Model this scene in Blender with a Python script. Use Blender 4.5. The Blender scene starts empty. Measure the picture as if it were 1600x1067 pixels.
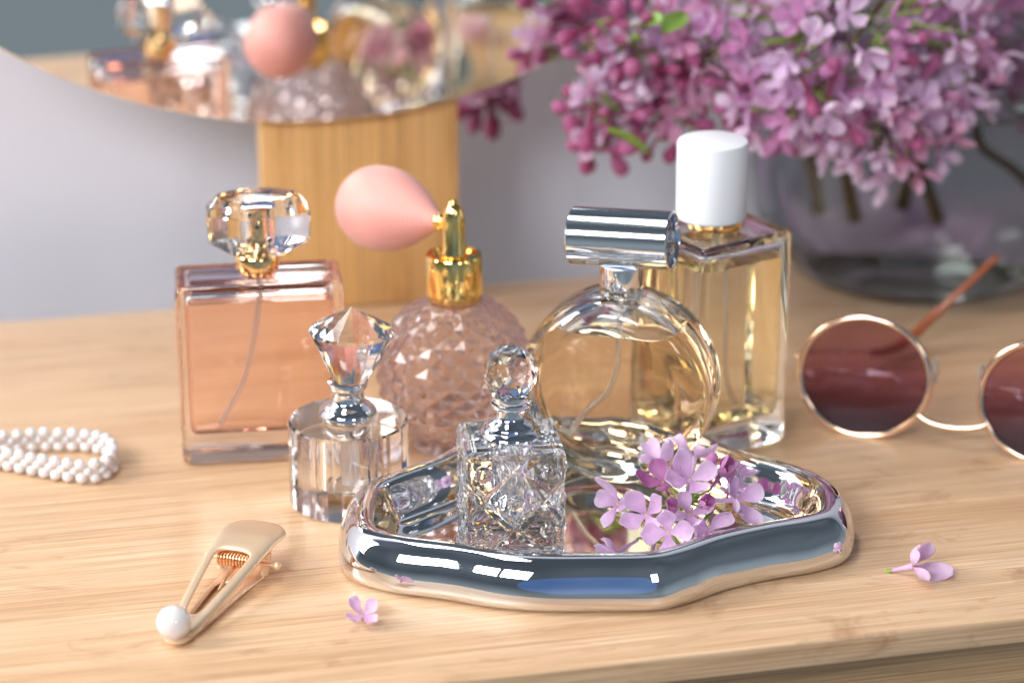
import bpy, bmesh, math, random
from mathutils import Vector, Matrix, Quaternion
PI = math.pi
R = math.radians
random.seed(7)
S = bpy.context.scene
C = S.collection

# ---------------------------------------------------------------- camera
PITCH = R(21.0); FPX = 4000.0
CAM = Vector((0.0, -0.905, 0.432))
cd = bpy.data.cameras.new("camera"); cam = bpy.data.objects.new("camera", cd); C.objects.link(cam)
cam.location = CAM; cam.rotation_euler = (PI/2-PITCH, 0, 0)
cd.sensor_width = 36.0; cd.lens = 90.0; cd.clip_start = 0.05; cd.clip_end = 50
cd.dof.use_dof = True; cd.dof.focus_distance = 0.978; cd.dof.aperture_fstop = 5.2; cd.dof.aperture_blades = 0
S.camera = cam
FW = Vector((0, math.cos(PITCH), -math.sin(PITCH))); UP = Vector((0, math.sin(PITCH), math.cos(PITCH))); RT = Vector((1, 0, 0))
def ray(px, py): return RT*((px-800)/FPX) + UP*(-(py-533.5)/FPX) + FW
def at(px, py, z=0.0):                 # point of the photograph on the level z
    d = ray(px, py); return CAM + d*((z-CAM.z)/d.z)
def atY(px, py, y):                    # point of the photograph at the distance y
    d = ray(px, py); return CAM + d*((y-CAM.y)/d.y)

# ---------------------------------------------------------------- world, lamps, exposure
w = bpy.data.worlds.new("World"); S.world = w; w.use_nodes = True
bg = w.node_tree.nodes["Background"]; bg.inputs[1].default_value = 1.0
_n, _l = w.node_tree.nodes, w.node_tree.links                      # the dim room around: pale floor below, darker walls above
_tc = _n.new("ShaderNodeTexCoord"); _sp = _n.new("ShaderNodeSeparateXYZ"); _l.new(_tc.outputs["Generated"], _sp.inputs[0])
_cr = _n.new("ShaderNodeValToRGB"); _e = _cr.color_ramp.elements; _mr = _n.new("ShaderNodeMapRange"); _mr.inputs["From Min"].default_value = -1.0
_l.new(_sp.outputs["Z"], _mr.inputs["Value"]); _l.new(_mr.outputs[0], _cr.inputs[0]); _nz = _n.new("ShaderNodeTexNoise"); _nz.inputs["Scale"].default_value = 1.6; _nz.inputs["Detail"].default_value = 1.5; _l.new(_tc.outputs["Generated"], _nz.inputs["Vector"])
_m2 = _n.new("ShaderNodeMapRange"); _m2.inputs["From Min"].default_value = 0.35; _m2.inputs["From Max"].default_value = 0.65; _m2.inputs["To Min"].default_value = 0.75; _m2.inputs["To Max"].default_value = 1.40
_l.new(_nz.outputs["Fac"], _m2.inputs["Value"]); _l.new(_m2.outputs[0], bg.inputs[1]); _l.new(_cr.outputs[0], bg.inputs[0])
_e[0].position = 0.45; _e[0].color = (0.24, 0.29, 0.32, 1); _e[1].position = 0.60; _e[1].color = (0.080, 0.098, 0.120, 1)
def area(name, loc, target, sx, sy, power, col):
    l = bpy.data.lights.new(name, 'AREA'); l.shape = 'RECTANGLE'; l.size = sx; l.size_y = sy; l.energy = power; l.color = col
    o = bpy.data.objects.new(name, l); C.objects.link(o); o.location = loc
    o.rotation_euler = (Vector(target)-Vector(loc)).to_track_quat('-Z', 'Y').to_euler()
    return o
area("window_light", (-1.65, 0.10, 0.98), (0, 0.1, 0), 1.0, 0.95, 66, (1.0, 0.985, 0.96))
area("ceiling_light", (-0.35, 0.10, 1.50), (0, 0.12, 0), 1.1, 0.24, 10, (1.0, 0.99, 0.98))
for dx_ in (-0.235, 0.235):                                        # the two casements of the window behind the camera
    area("front_window_light", (-0.80+dx_*0.88, -1.50-dx_*0.47, 1.05), (dx_*0.88, -dx_*0.47, 0), 0.40, 0.42, 13, (0.96, 0.98, 1.0))
area("front_window_light", (0.85, -1.75, 0.95), (0, 0, 0), 0.30, 0.45, 4, (0.96, 0.98, 1.0))
area("blue_reflection_helper", (0.12, -1.50, 0.38), (0, 0, 0.02), 1.25, 0.85, 0.62, (0.06, 0.30, 1.0)).data.shape = 'ELLIPSE'  # added lamp; its reflection stands in for a blue-shirted figure behind the camera
S.view_settings.view_transform = 'Standard'; S.view_settings.look = 'None'
S.view_settings.exposure = 0.13; S.view_settings.gamma = 1.0; S.view_settings.use_curve_mapping = False
cy = S.cycles
cy.max_bounces = 20; cy.transmission_bounces = 20; cy.glossy_bounces = 8; cy.diffuse_bounces = 3; cy.transparent_max_bounces = 12
cy.caustics_refractive = True; cy.caustics_reflective = True; cy.blur_glossy = 0.3
cy.sample_clamp_indirect = 8.0; cy.sample_clamp_direct = 0
cy.use_denoising = True
try:
    cy.denoiser = 'OPENIMAGEDENOISE'; cy.denoising_input_passes = 'RGB_ALBEDO_NORMAL'; cy.denoising_prefilter = 'ACCURATE'
except Exception: pass
cy.use_adaptive_sampling = False

# ---------------------------------------------------------------- materials
def nm(name):
    m = bpy.data.materials.new(name); m.use_nodes = True; nt = m.node_tree
    return m, nt, nt.nodes, nt.links
def principled(name, col, rough=0.5, metal=0.0, **kw):
    m, nt, N, L = nm(name); b = N["Principled BSDF"]
    b.inputs["Base Color"].default_value = (*col, 1); b.inputs["Roughness"].default_value = rough; b.inputs["Metallic"].default_value = metal
    for k, v in kw.items(): b.inputs[k.replace('_', ' ')].default_value = v
    return m
def add_noise_bump(m, scale, strength, dist=0.0002, rough_var=0.0, detail=3):
    N, L = m.node_tree.nodes, m.node_tree.links; b = N["Principled BSDF"]
    tc = N.new("ShaderNodeTexCoord"); n = N.new("ShaderNodeTexNoise"); n.inputs["Scale"].default_value = scale; n.inputs["Detail"].default_value = detail
    L.new(tc.outputs["Object"], n.inputs["Vector"])
    bp = N.new("ShaderNodeBump"); bp.inputs["Strength"].default_value = strength; bp.inputs["Distance"].default_value = dist
    L.new(n.outputs["Fac"], bp.inputs["Height"]); L.new(bp.outputs["Normal"], b.inputs["Normal"])
    if rough_var:
        mr = N.new("ShaderNodeMapRange"); r0 = b.inputs["Roughness"].default_value
        mr.inputs["To Min"].default_value = max(0, r0-rough_var); mr.inputs["To Max"].default_value = r0+rough_var
        L.new(n.outputs["Fac"], mr.inputs["Value"]); L.new(mr.outputs["Result"], b.inputs["Roughness"])
    return m
def glass(name, col=(1, 1, 1), ior=1.5, rough=0.0):
    m, nt, N, L = nm(name); N.remove(N["Principled BSDF"])
    g = N.new("ShaderNodeBsdfGlass"); g.inputs["Color"].default_value = (*col, 1); g.inputs["IOR"].default_value = ior; g.inputs["Roughness"].default_value = rough
    L.new(g.outputs[0], N["Material Output"].inputs["Surface"])
    return m

def wood(name, c_dark, c_mid, c_light, rough=0.34, strip=0.02, axis='X', fine=1.0, coat=0.15):
    """bamboo: long fine fibres along one axis, glued strips, darker node marks"""
    m, nt, N, L = nm(name); b = N["Principled BSDF"]
    tc = N.new("ShaderNodeTexCoord"); sep = N.new("ShaderNodeSeparateXYZ"); L.new(tc.outputs["Object"], sep.inputs[0])
    a, c, d = ('X', 'Y', 'Z') if axis == 'X' else ('Z', 'X', 'Y')
    # strip index
    dv = N.new("ShaderNodeMath"); dv.operation = 'DIVIDE'; dv.inputs[1].default_value = strip; L.new(sep.outputs[c], dv.inputs[0])
    fl = N.new("ShaderNodeMath"); fl.operation = 'FLOOR'; L.new(dv.outputs[0], fl.inputs[0])
    wn = N.new("ShaderNodeTexWhiteNoise"); wn.noise_dimensions = '1D'; L.new(fl.outputs[0], wn.inputs["W"])
    ofs = N.new("ShaderNodeMath"); ofs.operation = 'MULTIPLY_ADD'; ofs.inputs[1].default_value = 3.7; L.new(wn.outputs["Value"], ofs.inputs[0]); L.new(sep.outputs[a], ofs.inputs[2])
    def stretched(sa, sc, detail, rg=0.6, dist=0.0):
        ma = N.new("ShaderNodeMath"); ma.operation = 'MULTIPLY'; ma.inputs[1].default_value = sa; L.new(ofs.outputs[0], ma.inputs[0])
        mc = N.new("ShaderNodeMath"); mc.operation = 'MULTIPLY'; mc.inputs[1].default_value = sc; L.new(sep.outputs[c], mc.inputs[0])
        md = N.new("ShaderNodeMath"); md.operation = 'MULTIPLY'; md.inputs[1].default_value = sc; L.new(sep.outputs[d], md.inputs[0])
        cb = N.new("ShaderNodeCombineXYZ"); L.new(ma.outputs[0], cb.inputs[0]); L.new(mc.outputs[0], cb.inputs[1]); L.new(md.outputs[0], cb.inputs[2])
        n = N.new("ShaderNodeTexNoise"); n.inputs["Scale"].default_value = 1.0; n.inputs["Detail"].default_value = detail; n.inputs["Roughness"].default_value = rg; n.inputs["Distortion"].default_value = dist
        L.new(cb.outputs[0], n.inputs["Vector"]); return n
    nf = stretched(11*fine, 1150*fine, 2.0, 0.6); ng = stretched(5*fine, 190*fine, 3.0); nb = stretched(3.0, 42, 2.0, 0.5, 0.3)
    def mix(x, y, f):
        mx = N.new("ShaderNodeMix"); mx.data_type = 'FLOAT'; mx.inputs[0].default_value = f; L.new(x, mx.inputs[2]); L.new(y, mx.inputs[3]); return mx.outputs[0]
    v = mix(mix(nf.outputs["Fac"], ng.outputs["Fac"], 0.36), nb.outputs["Fac"], 0.20)
    sv = N.new("ShaderNodeMath"); sv.operation = 'MULTIPLY_ADD'; sv.inputs[1].default_value = 0.07; L.new(wn.outputs["Value"], sv.inputs[0]); L.new(v, sv.inputs[2])
    cr = N.new("ShaderNodeValToRGB"); e = cr.color_ramp.elements
    e[0].position = 0.36; e[0].color = (*c_dark, 1); e[1].position = 0.66; e[1].color = (*c_light, 1)
    k = e.new(0.50); k.color = (*c_mid, 1)
    L.new(sv.outputs[0], cr.inputs[0])
    # brown node marks, sparse
    nd = stretched(16, 34, 4.0, 0.7, 1.2)
    mr = N.new("ShaderNodeMapRange"); mr.inputs["From Min"].default_value = 0.58; mr.inputs["From Max"].default_value = 0.74; mr.inputs["To Max"].default_value = 0.6
    L.new(nd.outputs["Fac"], mr.inputs["Value"])
    mx = N.new("ShaderNodeMix"); mx.data_type = 'RGBA'; L.new(mr.outputs[0], mx.inputs[0]); L.new(cr.outputs[0], mx.inputs[6]); mx.inputs[7].default_value = (c_dark[0]*0.72, c_dark[1]*0.58, c_dark[2]*0.45, 1)
    # crisp short fibres and pores
    nq = stretched(20*fine, 1400*fine, 1.0, 0.5); q1 = N.new("ShaderNodeMapRange"); q1.inputs["From Min"].default_value = 0.36; q1.inputs["From Max"].default_value = 0.62; q1.inputs["To Min"].default_value = 0.84; q1.inputs["To Max"].default_value = 1.07
    L.new(nq.outputs["Fac"], q1.inputs["Value"])
    npo = stretched(60*fine, 2300*fine, 0.0, 0.5); q2 = N.new("ShaderNodeMapRange"); q2.inputs["From Min"].default_value = 0.20; q2.inputs["From Max"].default_value = 0.30; q2.inputs["To Min"].default_value = 0.78; q2.inputs["To Max"].default_value = 1.0
    L.new(npo.outputs["Fac"], q2.inputs["Value"])
    qm = N.new("ShaderNodeMath"); qm.operation = 'MULTIPLY'; L.new(q1.outputs[0], qm.inputs[0]); L.new(q2.outputs[0], qm.inputs[1])
    hv = N.new("ShaderNodeHueSaturation"); L.new(qm.outputs[0], hv.inputs["Value"]); L.new(mx.outputs[2], hv.inputs["Color"])
    L.new(hv.outputs[0], b.inputs["Base Color"])
    rr = N.new("ShaderNodeMapRange"); rr.inputs["To Min"].default_value = rough-0.06; rr.inputs["To Max"].default_value = rough+0.12; L.new(v, rr.inputs["Value"]); L.new(rr.outputs[0], b.inputs["Roughness"])
    bp = N.new("ShaderNodeBump"); bp.inputs["Strength"].default_value = 0.5; bp.inputs["Distance"].default_value = 0.0003
    L.new(v, bp.inputs["Height"]); L.new(bp.outputs[0], b.inputs["Normal"])
    b.inputs["Coat Weight"].default_value = coat; b.inputs["Coat Roughness"].default_value = 0.18
    return m

M = {}
M['bamboo'] = wood('bamboo', (0.45, 0.235, 0.115), (0.62, 0.385, 0.215), (0.74, 0.515, 0.325))
M['bamboo_edge'] = wood('bamboo_edge', (0.36, 0.21, 0.10), (0.50, 0.31, 0.165), (0.62, 0.42, 0.25), rough=0.45, strip=0.006)
M['drawer_wood'] = wood('drawer_wood', (0.30, 0.17, 0.08), (0.46, 0.28, 0.14), (0.56, 0.36, 0.19), rough=0.5, strip=0.03)
M['stand_wood'] = wood('stand_wood', (0.60, 0.33, 0.12), (0.70, 0.41, 0.16), (0.76, 0.47, 0.20), rough=0.4, strip=0.024, axis='Z', fine=0.5)
M['wall'] = add_noise_bump(principled('painted_wall', (0.76, 0.75, 0.82), 0.75), 60, 0.2, 0.0006)
M['mirror'] = principled('mirror_silver', (0.93, 0.95, 0.95), 0.0, 1.0)
M['mirror_edge'] = principled('mirror_edge', (0.16, 0.18, 0.19), 0.25, 0.0)
M['chrome'] = principled('chrome', (0.80, 0.82, 0.86), 0.03, 1.0)
M['cap_chrome'] = add_noise_bump(principled('cap_chrome', (0.74, 0.76, 0.79), 0.10, 1.0), 90, 0.08, 0.0004)
M['tray'] = add_noise_bump(principled('silvered_glaze', (0.80, 0.81, 0.83), 0.025, 1.0), 45, 0.10, 0.0006, 0.0, 1)
M['gold'] = principled('gold', (1.0, 0.66, 0.30), 0.10, 1.0)
M['gold_cap'] = principled('yellow_gold', (1.0, 0.70, 0.24), 0.08, 1.0)
M['rose_gold'] = principled('rose_gold', (0.93, 0.66, 0.48), 0.14, 1.0)
M['clip_gold'] = add_noise_bump(principled('satin_gold', (0.92, 0.68, 0.46), 0.42, 0.72), 900, 0.1, 0.0001, 0.05)
M['spring'] = principled('spring_gold', (0.85, 0.52, 0.30), 0.22, 1.0)
M['glass'] = glass('clear_glass', (0.985, 0.99, 0.985), 1.5)
M['crystal'] = glass('crystal', (1, 1, 1), 1.56)
M['pink_bottle_glass'] = glass('clear_glass_pinkish', (1.0, 0.975, 0.97), 1.5)
M['pink_hobnail'] = glass('pink_hobnail_glass', (1.0, 0.960, 0.955), 1.5, 0.035)
_N, _L = M['pink_hobnail'].node_tree.nodes, M['pink_hobnail'].node_tree.links
_d = _N.new("ShaderNodeBsdfTranslucent"); _d.inputs[0].default_value = (0.97, 0.80, 0.76, 1); _x = _N.new("ShaderNodeMixShader"); _x.inputs[0].default_value = 0.13
_L.new([q for q in _N if q.type == 'BSDF_GLASS'][0].outputs[0], _x.inputs[1]); _L.new(_d.outputs[0], _x.inputs[2]); _L.new(_x.outputs[0], _N["Material Output"].inputs["Surface"])
M['liq_pink_i'] = glass('pink_liquid_against_glass', (1.0, 0.885, 0.835), 1.34/1.5)
M['liq_pink_t'] = glass('pink_liquid_surface', (1.0, 0.89, 0.83), 1.34)
M['liq_gold_i'] = glass('amber_liquid_against_glass', (0.99, 0.89, 0.75), 1.34/1.5)
M['liq_gold_t'] = glass('amber_liquid_surface', (1.0, 0.94, 0.80), 1.34)
M['liq_yel_i'] = glass('yellow_liquid_against_glass', (0.995, 0.955, 0.85), 1.34/1.5)
M['liq_yel_t'] = glass('yellow_liquid_surface', (1.0, 0.95, 0.74), 1.34)
M['vase_glass'] = glass('smoky_glass', (0.87, 0.885, 0.89), 1.45)
M['water_i'] = glass('water_against_glass', (0.84, 0.85, 0.83), 1.33/1.45)
M['water_t'] = glass('water_surface', (0.9, 0.93, 0.92), 1.33)
M['white_plastic'] = principled('white_plastic', (0.80, 0.80, 0.82), 0.35)
M['tube_plastic'] = principled('clear_tube_plastic', (0.95, 0.92, 0.92), 0.25, 0.0, Transmission_Weight=0.75, IOR=1.36)
M['frost'] = principled('frosted_well', (0.97, 0.97, 0.97), 0.30, 0.0, Transmission_Weight=0.85, IOR=1.15)
M['pearl'] = principled('pearl', (0.76, 0.715, 0.70), 0.15, 0.0, Coat_Weight=1.0, Coat_Roughness=0.04, Subsurface_Weight=0.2, Subsurface_Scale=0.002, Specular_IOR_Level=0.7)
M['thread'] = principled('nylon_thread', (0.8, 0.8, 0.8), 0.3)
M['dark'] = principled('dark_nozzle', (0.03, 0.03, 0.035), 0.4)
M['temple_tip'] = principled('amber_acetate', (0.42, 0.11, 0.035), 0.2, 0.0, Transmission_Weight=0.3, Coat_Weight=0.6)
M['silicone'] = principled('clear_silicone', (0.8, 0.8, 0.82), 0.15, 0.0, Transmission_Weight=0.85, IOR=1.4)
M['stem_green'] = add_noise_bump(principled('green_stem', (0.24, 0.36, 0.05), 0.45), 300, 0.3)
M['stem_brown'] = add_noise_bump(principled('brown_stem', (0.12, 0.075, 0.025), 0.6), 300, 0.4, 0.0005)
M['leaf'] = principled('young_leaf', (0.17, 0.28, 0.04), 0.4, 0.0, Subsurface_Weight=0.15, Subsurface_Scale=0.003)
M['anther'] = principled('yellow_anther', (0.72, 0.50, 0.12), 0.6)

# knitted cover of the bulb: pink rubber under a fine net
def bulb_mat():
    m, nt, N, L = nm('pink_knitted_net'); b = N["Principled BSDF"]
    tc = N.new("ShaderNodeTexCoord"); sep = N.new("ShaderNodeSeparateXYZ"); L.new(tc.outputs["Object"], sep.inputs[0])
    at_ = N.new("ShaderNodeMath"); at_.operation = 'ARCTAN2'; L.new(sep.outputs["Y"], at_.inputs[0]); L.new(sep.outputs["Z"], at_.inputs[1])
    def wave(src, f):
        mu = N.new("ShaderNodeMath"); mu.operation = 'MULTIPLY'; mu.inputs[1].default_value = f; L.new(src, mu.inputs[0])
        s = N.new("ShaderNodeMath"); s.operation = 'SINE'; L.new(mu.outputs[0], s.inputs[0]); return s.outputs[0]
    a = wave(at_.outputs[0], 90); c = wave(sep.outputs["X"], 4600)
    ad = N.new("ShaderNodeMath"); ad.operation = 'ADD'; L.new(a, ad.inputs[0]); L.new(c, ad.inputs[1])
    mr = N.new("ShaderNodeMapRange"); mr.inputs["From Min"].default_value = -2; mr.inputs["From Max"].default_value = 2; L.new(ad.outputs[0], mr.inputs["Value"])
    mx = N.new("ShaderNodeMix"); mx.data_type = 'RGBA'; L.new(mr.outputs[0], mx.inputs[0]); mx.inputs[6].default_value = (0.70, 0.27, 0.22, 1); mx.inputs[7].default_value = (0.80, 0.36, 0.31, 1)
    L.new(mx.outputs[2], b.inputs["Base Color"]); b.inputs["Roughness"].default_value = 0.5; b.inputs["Sheen Weight"].default_value = 0.25
    bp = N.new("ShaderNodeBump"); bp.inputs["Strength"].default_value = 0.4; bp.inputs["Distance"].default_value = 0.0002; L.new(mr.outputs[0], bp.inputs["Height"]); L.new(bp.outputs[0], b.inputs["Normal"])
    return m
M['bulb'] = bulb_mat()

def petal_mat(name, inner, outer, tip, pale):
    """petal: paler rim, hue shifts from floret to floret, light comes through"""
    m, nt, N, L = nm(name); b = N["Principled BSDF"]
    oi = N.new("ShaderNodeObjectInfo"); vc = N.new("ShaderNodeAttribute"); vc.attribute_name = "shade"
    cr = N.new("ShaderNodeValToRGB"); e = cr.color_ramp.elements
    e[0].position = 0.0; e[0].color = (*inner, 1); e[1].position = 1.0; e[1].color = (*tip, 1); k = e.new(0.45); k.color = (*outer, 1)
    L.new(vc.outputs["Fac"], cr.inputs[0])
    mx = N.new("ShaderNodeMix"); mx.data_type = 'RGBA'; L.new(cr.outputs[0], mx.inputs[6]); mx.inputs[7].default_value = (*pale, 1)
    mr = N.new("ShaderNodeMapRange"); mr.inputs["To Max"].default_value = 0.75; L.new(oi.outputs["Random"], mr.inputs["Value"]); L.new(mr.outputs[0], mx.inputs[0])
    tc = N.new("ShaderNodeTexCoord"); n = N.new("ShaderNodeTexNoise"); n.inputs["Scale"].default_value = 260; L.new(tc.outputs["Object"], n.inputs["Vector"])
    hs = N.new("ShaderNodeHueSaturation"); vr = N.new("ShaderNodeMapRange"); vr.inputs["To Min"].default_value = 0.82; vr.inputs["To Max"].default_value = 1.15; L.new(n.outputs["Fac"], vr.inputs["Value"]); L.new(vr.outputs[0], hs.inputs["Value"])
    mp = N.new("ShaderNodeMapping"); mp.inputs["Scale"].default_value = (90, 1500, 300); L.new(tc.outputs["Object"], mp.inputs["Vector"])
    n2 = N.new("ShaderNodeTexNoise"); n2.inputs["Scale"].default_value = 1.0; n2.inputs["Detail"].default_value = 2; L.new(mp.outputs[0], n2.inputs["Vector"])
    v2 = N.new("ShaderNodeMapRange"); v2.inputs["To Min"].default_value = 0.80; v2.inputs["To Max"].default_value = 1.25; L.new(n2.outputs["Fac"], v2.inputs["Value"]); L.new(v2.outputs[0], hs.inputs["Saturation"])
    bpp = N.new("ShaderNodeBump"); bpp.inputs["Strength"].default_value = 0.35; bpp.inputs["Distance"].default_value = 0.0003; L.new(n2.outputs["Fac"], bpp.inputs["Height"]); L.new(bpp.outputs[0], b.inputs["Normal"])
    L.new(mx.outputs[2], hs.inputs["Color"])
    L.new(hs.outputs[0], b.inputs["Base Color"]); b.inputs["Roughness"].default_value = 0.55; b.inputs["Sheen Weight"].default_value = 0.15
    tr = N.new("ShaderNodeBsdfTranslucent"); L.new(hs.outputs[0], tr.inputs["Color"])
    ms = N.new("ShaderNodeMixShader"); ms.inputs[0].default_value = 0.48; L.new(b.outputs[0], ms.inputs[1]); L.new(tr.outputs[0], ms.inputs[2])
    L.new(ms.outputs[0], N["Material Output"].inputs["Surface"])
    return m
M['petal_hero'] = petal_mat('lilac_petal_pale', (0.72, 0.40, 0.70), (0.86, 0.63, 0.85), (0.95, 0.88, 0.95), (0.90, 0.72, 0.89))
M['petal_deep'] = petal_mat('lilac_petal_deep', (0.60, 0.22, 0.50), (0.76, 0.40, 0.67), (0.72, 0.42, 0.62), (0.62, 0.25, 0.50))
M['petal_mid'] = petal_mat('lilac_petal', (0.60, 0.27, 0.56), (0.80, 0.52, 0.77), (0.94, 0.85, 0.93), (0.84, 0.70, 0.87))
M['petal_rose'] = petal_mat('lilac_petal_rosy', (0.58, 0.20, 0.42), (0.80, 0.45, 0.64), (0.90, 0.68, 0.82), (0.68, 0.28, 0.48))
M['bud'] = petal_mat('lilac_bud', (0.36, 0.05, 0.14), (0.46, 0.09, 0.23), (0.62, 0.22, 0.40), (0.66, 0.24, 0.46))

def lens_mat():
    m, nt, N, L = nm('gradient_brown_lens'); N.remove(N["Principled BSDF"])
    tc = N.new("ShaderNodeTexCoord"); sep = N.new("ShaderNodeSeparateXYZ"); L.new(tc.outputs["Object"], sep.inputs[0])
    mr = N.new("ShaderNodeMapRange"); mr.inputs["From Min"].default_value = -0.022; mr.inputs["From Max"].default_value = 0.024; L.new(sep.outputs["Z"], mr.inputs["Value"])
    cr = N.new("ShaderNodeValToRGB"); e = cr.color_ramp.elements
    e[0].position = 0; e[0].color = (0.24, 0.155, 0.23, 1); e[1].position = 1; e[1].color = (0.88, 0.66, 0.67, 1); k = e.new(0.45); k.color = (0.60, 0.40, 0.49, 1)
    L.new(mr.outputs[0], cr.inputs[0])
    t = N.new("ShaderNodeBsdfTransparent"); L.new(cr.outputs[0], t.inputs[0])
    g = N.new("ShaderNodeBsdfGlossy"); g.inputs["Roughness"].default_value = 0.03; g.inputs["Color"].default_value = (0.8, 0.72, 0.85, 1)
    f = N.new("ShaderNodeFresnel"); f.inputs[0].default_value = 1.55
    ms = N.new("ShaderNodeMixShader"); L.new(f.outputs[0], ms.inputs[0]); L.new(t.outputs[0], ms.inputs[1]); L.new(g.outputs[0], ms.inputs[2])
    L.new(ms.outputs[0], N["Material Output"].inputs["Surface"])
    return m
M['lens'] = lens_mat()

# ---------------------------------------------------------------- helpers
def mesh_from(bm, name, mats, smooth=None):
    me = bpy.data.meshes.new(name); bm.normal_update(); bm.to_mesh(me); bm.free()
    for m in (mats if isinstance(mats, (list, tuple)) else [mats]): me.materials.append(m)
    if smooth is not None:
        for p in me.polygons: p.use_smooth = True
        if smooth < 180: me.set_sharp_from_angle(angle=R(smooth))
    return me
def link(name, me, parent=None, loc=None, rot=None):
    o = bpy.data.objects.new(name, me); C.objects.link(o)
    if parent: o.parent = parent
    if loc is not None: o.location = loc
    if rot is not None:
        if isinstance(rot, Quaternion): o.rotation_mode = 'QUATERNION'; o.rotation_quaternion = rot
        else: o.rotation_euler = rot
    return o
def obj(name, bm, mat, parent=None, smooth=None, **k): return link(name, mesh_from(bm, name, mat, smooth), parent, **k)
def tag(o, label, cat=None, group=None, kind=None):
    if label: o['label'] = label
    if cat: o['category'] = cat
    if group: o['group'] = group
    if kind: o['kind'] = kind
    return o
def thing(name, label, cat, loc=(0, 0, 0), rz=0.0, group=None):
    o = bpy.data.objects.new(name, None); C.objects.link(o); o.empty_display_size = 0.01
    o.location = loc; o.rotation_euler = (0, 0, rz); return tag(o, label, cat, group)
def recalc(bm): bmesh.ops.recalc_face_normals(bm, faces=bm.faces[:])
def lathe(prof, n=48, bm=None, c=(0, 0, 0), sx=1.0, sy=1.0, phase=0.0, close=False):
    """profile = list of (r, z)"""
    bm = bm or bmesh.new(); rings = []
    for r, z in prof:
        if r <= 1e-7: rings.append([bm.verts.new((c[0], c[1], c[2]+z))])
        else: rings.append([bm.verts.new((c[0]+r*sx*math.cos(2*PI*i/n+phase), c[1]+r*sy*math.sin(2*PI*i/n+phase), c[2]+z)) for i in range(n)])
    prs = list(zip(rings, rings[1:])) + ([(rings[-1], rings[0])] if close else [])
    for a, b in prs:
        for i in range(n):
            j = (i+1) % n
            if len(a) == 1 and len(b) == 1: continue
            if len(a) == 1: bm.faces.new((a[0], b[j], b[i]))
            elif len(b) == 1: bm.faces.new((a[i], a[j], b[0]))
            else: bm.faces.new((a[i], a[j], b[j], b[i]))
    recalc(bm); return bm
def spline(pts, n, closed=False):
    P = [Vector(p) for p in pts]; out = []; m = len(P); segs = m if closed else m-1
    for k in range(n if closed else n+1):
        t = k/n*segs; i = min(int(t), segs-1); f = t-i
        g = (lambda q: P[q % m]) if closed else (lambda q: P[max(0, min(m-1, q))])
        p0, p1, p2, p3 = g(i-1), g(i), g(i+1), g(i+2)
        out.append(0.5*((2*p1)+(p2-p0)*f+(2*p0-5*p1+4*p2-p3)*f*f+(3*p1-p0-3*p2+p3)*f**3))
    return out
def tube(path, rad, n=10, bm=None, closed=False, caps=True):
    bm = bm or bmesh.new(); P = [Vector(p) for p in path]; m = len(P); rings = []; up = None
    for k in range(m):
        a = P[(k-1) % m] if (closed or k > 0) else P[k]; b = P[(k+1) % m] if (closed or k < m-1) else P[k]
        t = (b-a).normalized()
        if up is None: up = Vector((0, 0, 1)) if abs(t.z) < 0.9 else Vector((1, 0, 0))
        s = t.cross(up).normalized(); up = s.cross(t).normalized()
        r = rad[k] if isinstance(rad, (list, tuple)) else rad
        rings.append([bm.verts.new(P[k]+s*(r*math.cos(2*PI*i/n))+up*(r*math.sin(2*PI*i/n))) for i in range(n)])
    prs = list(zip(rings, rings[1:])) + ([(rings[-1], rings[0])] if closed else [])
    for a, b in prs:
        for i in range(n): bm.faces.new((a[i], a[(i+1) % n], b[(i+1) % n], b[i]))
    if caps and not closed: bm.faces.new(rings[0][::-1]); bm.faces.new(rings[-1])
    recalc(bm); return bm
def box(x0, x1, y0, y1, z0, z1, bevel=0.0, seg=3, bm=None):
    nb = bmesh.new(); bmesh.ops.create_cube(nb, size=1.0)
    for v in nb.verts: v.co = Vector(((x0+x1)/2+v.co.x*(x1-x0), (y0+y1)/2+v.co.y*(y1-y0), (z0+z1)/2+v.co.z*(z1-z0)))
    if bevel: bmesh.ops.bevel(nb, geom=nb.edges[:], offset=bevel, segments=seg, profile=0.5, affect='EDGES')
    if bm is None: return nb
    return join(bm, nb)
def join(bm, other, M4=None):
    me = bpy.data.meshes.new("tmp"); other.to_mesh(me); other.free()
    if M4 is not None: me.transform(M4)
    bm.from_mesh(me); bpy.data.meshes.remove(me); return bm
def sphere(r, c=(0, 0, 0), u=24, v=16, bm=None):
    nb = bmesh.new(); bmesh.ops.create_uvsphere(nb, u_segments=u, v_segments=v, radius=r)
    for q in nb.verts: q.co += Vector(c)
    return nb if bm is None else join(bm, nb)
def vessel(root, outer, cavity, level, mg, mi, mt, smooth=35, body='body', liquid='perfume'):
    """glass wall with an inner cavity; below the level the cavity wall is the glass/liquid interface"""
    air = cavity.copy(); recalc(air)
    bmesh.ops.bisect_plane(air, geom=air.verts[:]+air.edges[:]+air.faces[:], plane_co=(0, 0, level), plane_no=(0, 0, 1), clear_inner=True)
    bmesh.ops.reverse_faces(air, faces=air.faces[:])
    recalc(outer); join(outer, air); obj(body, outer, mg, root, smooth)
    recalc(cavity)
    bmesh.ops.bisect_plane(cavity, geom=cavity.verts[:]+cavity.edges[:]+cavity.faces[:], plane_co=(0, 0, level), plane_no=(0, 0, 1), clear_outer=True)
    rim = [e for e in cavity.edges if e.is_boundary]
    old = set(cavity.faces)
    bmesh.ops.holes_fill(cavity, edges=rim, sides=0)
    for f in cavity.faces:
        f.material_index = 0 if f in old else 1
        if f not in old:
            f.normal_update()
            if f.normal.z < 0: f.normal_flip()
    return obj(liquid, cavity, [mi, mt], root, smooth)

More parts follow.
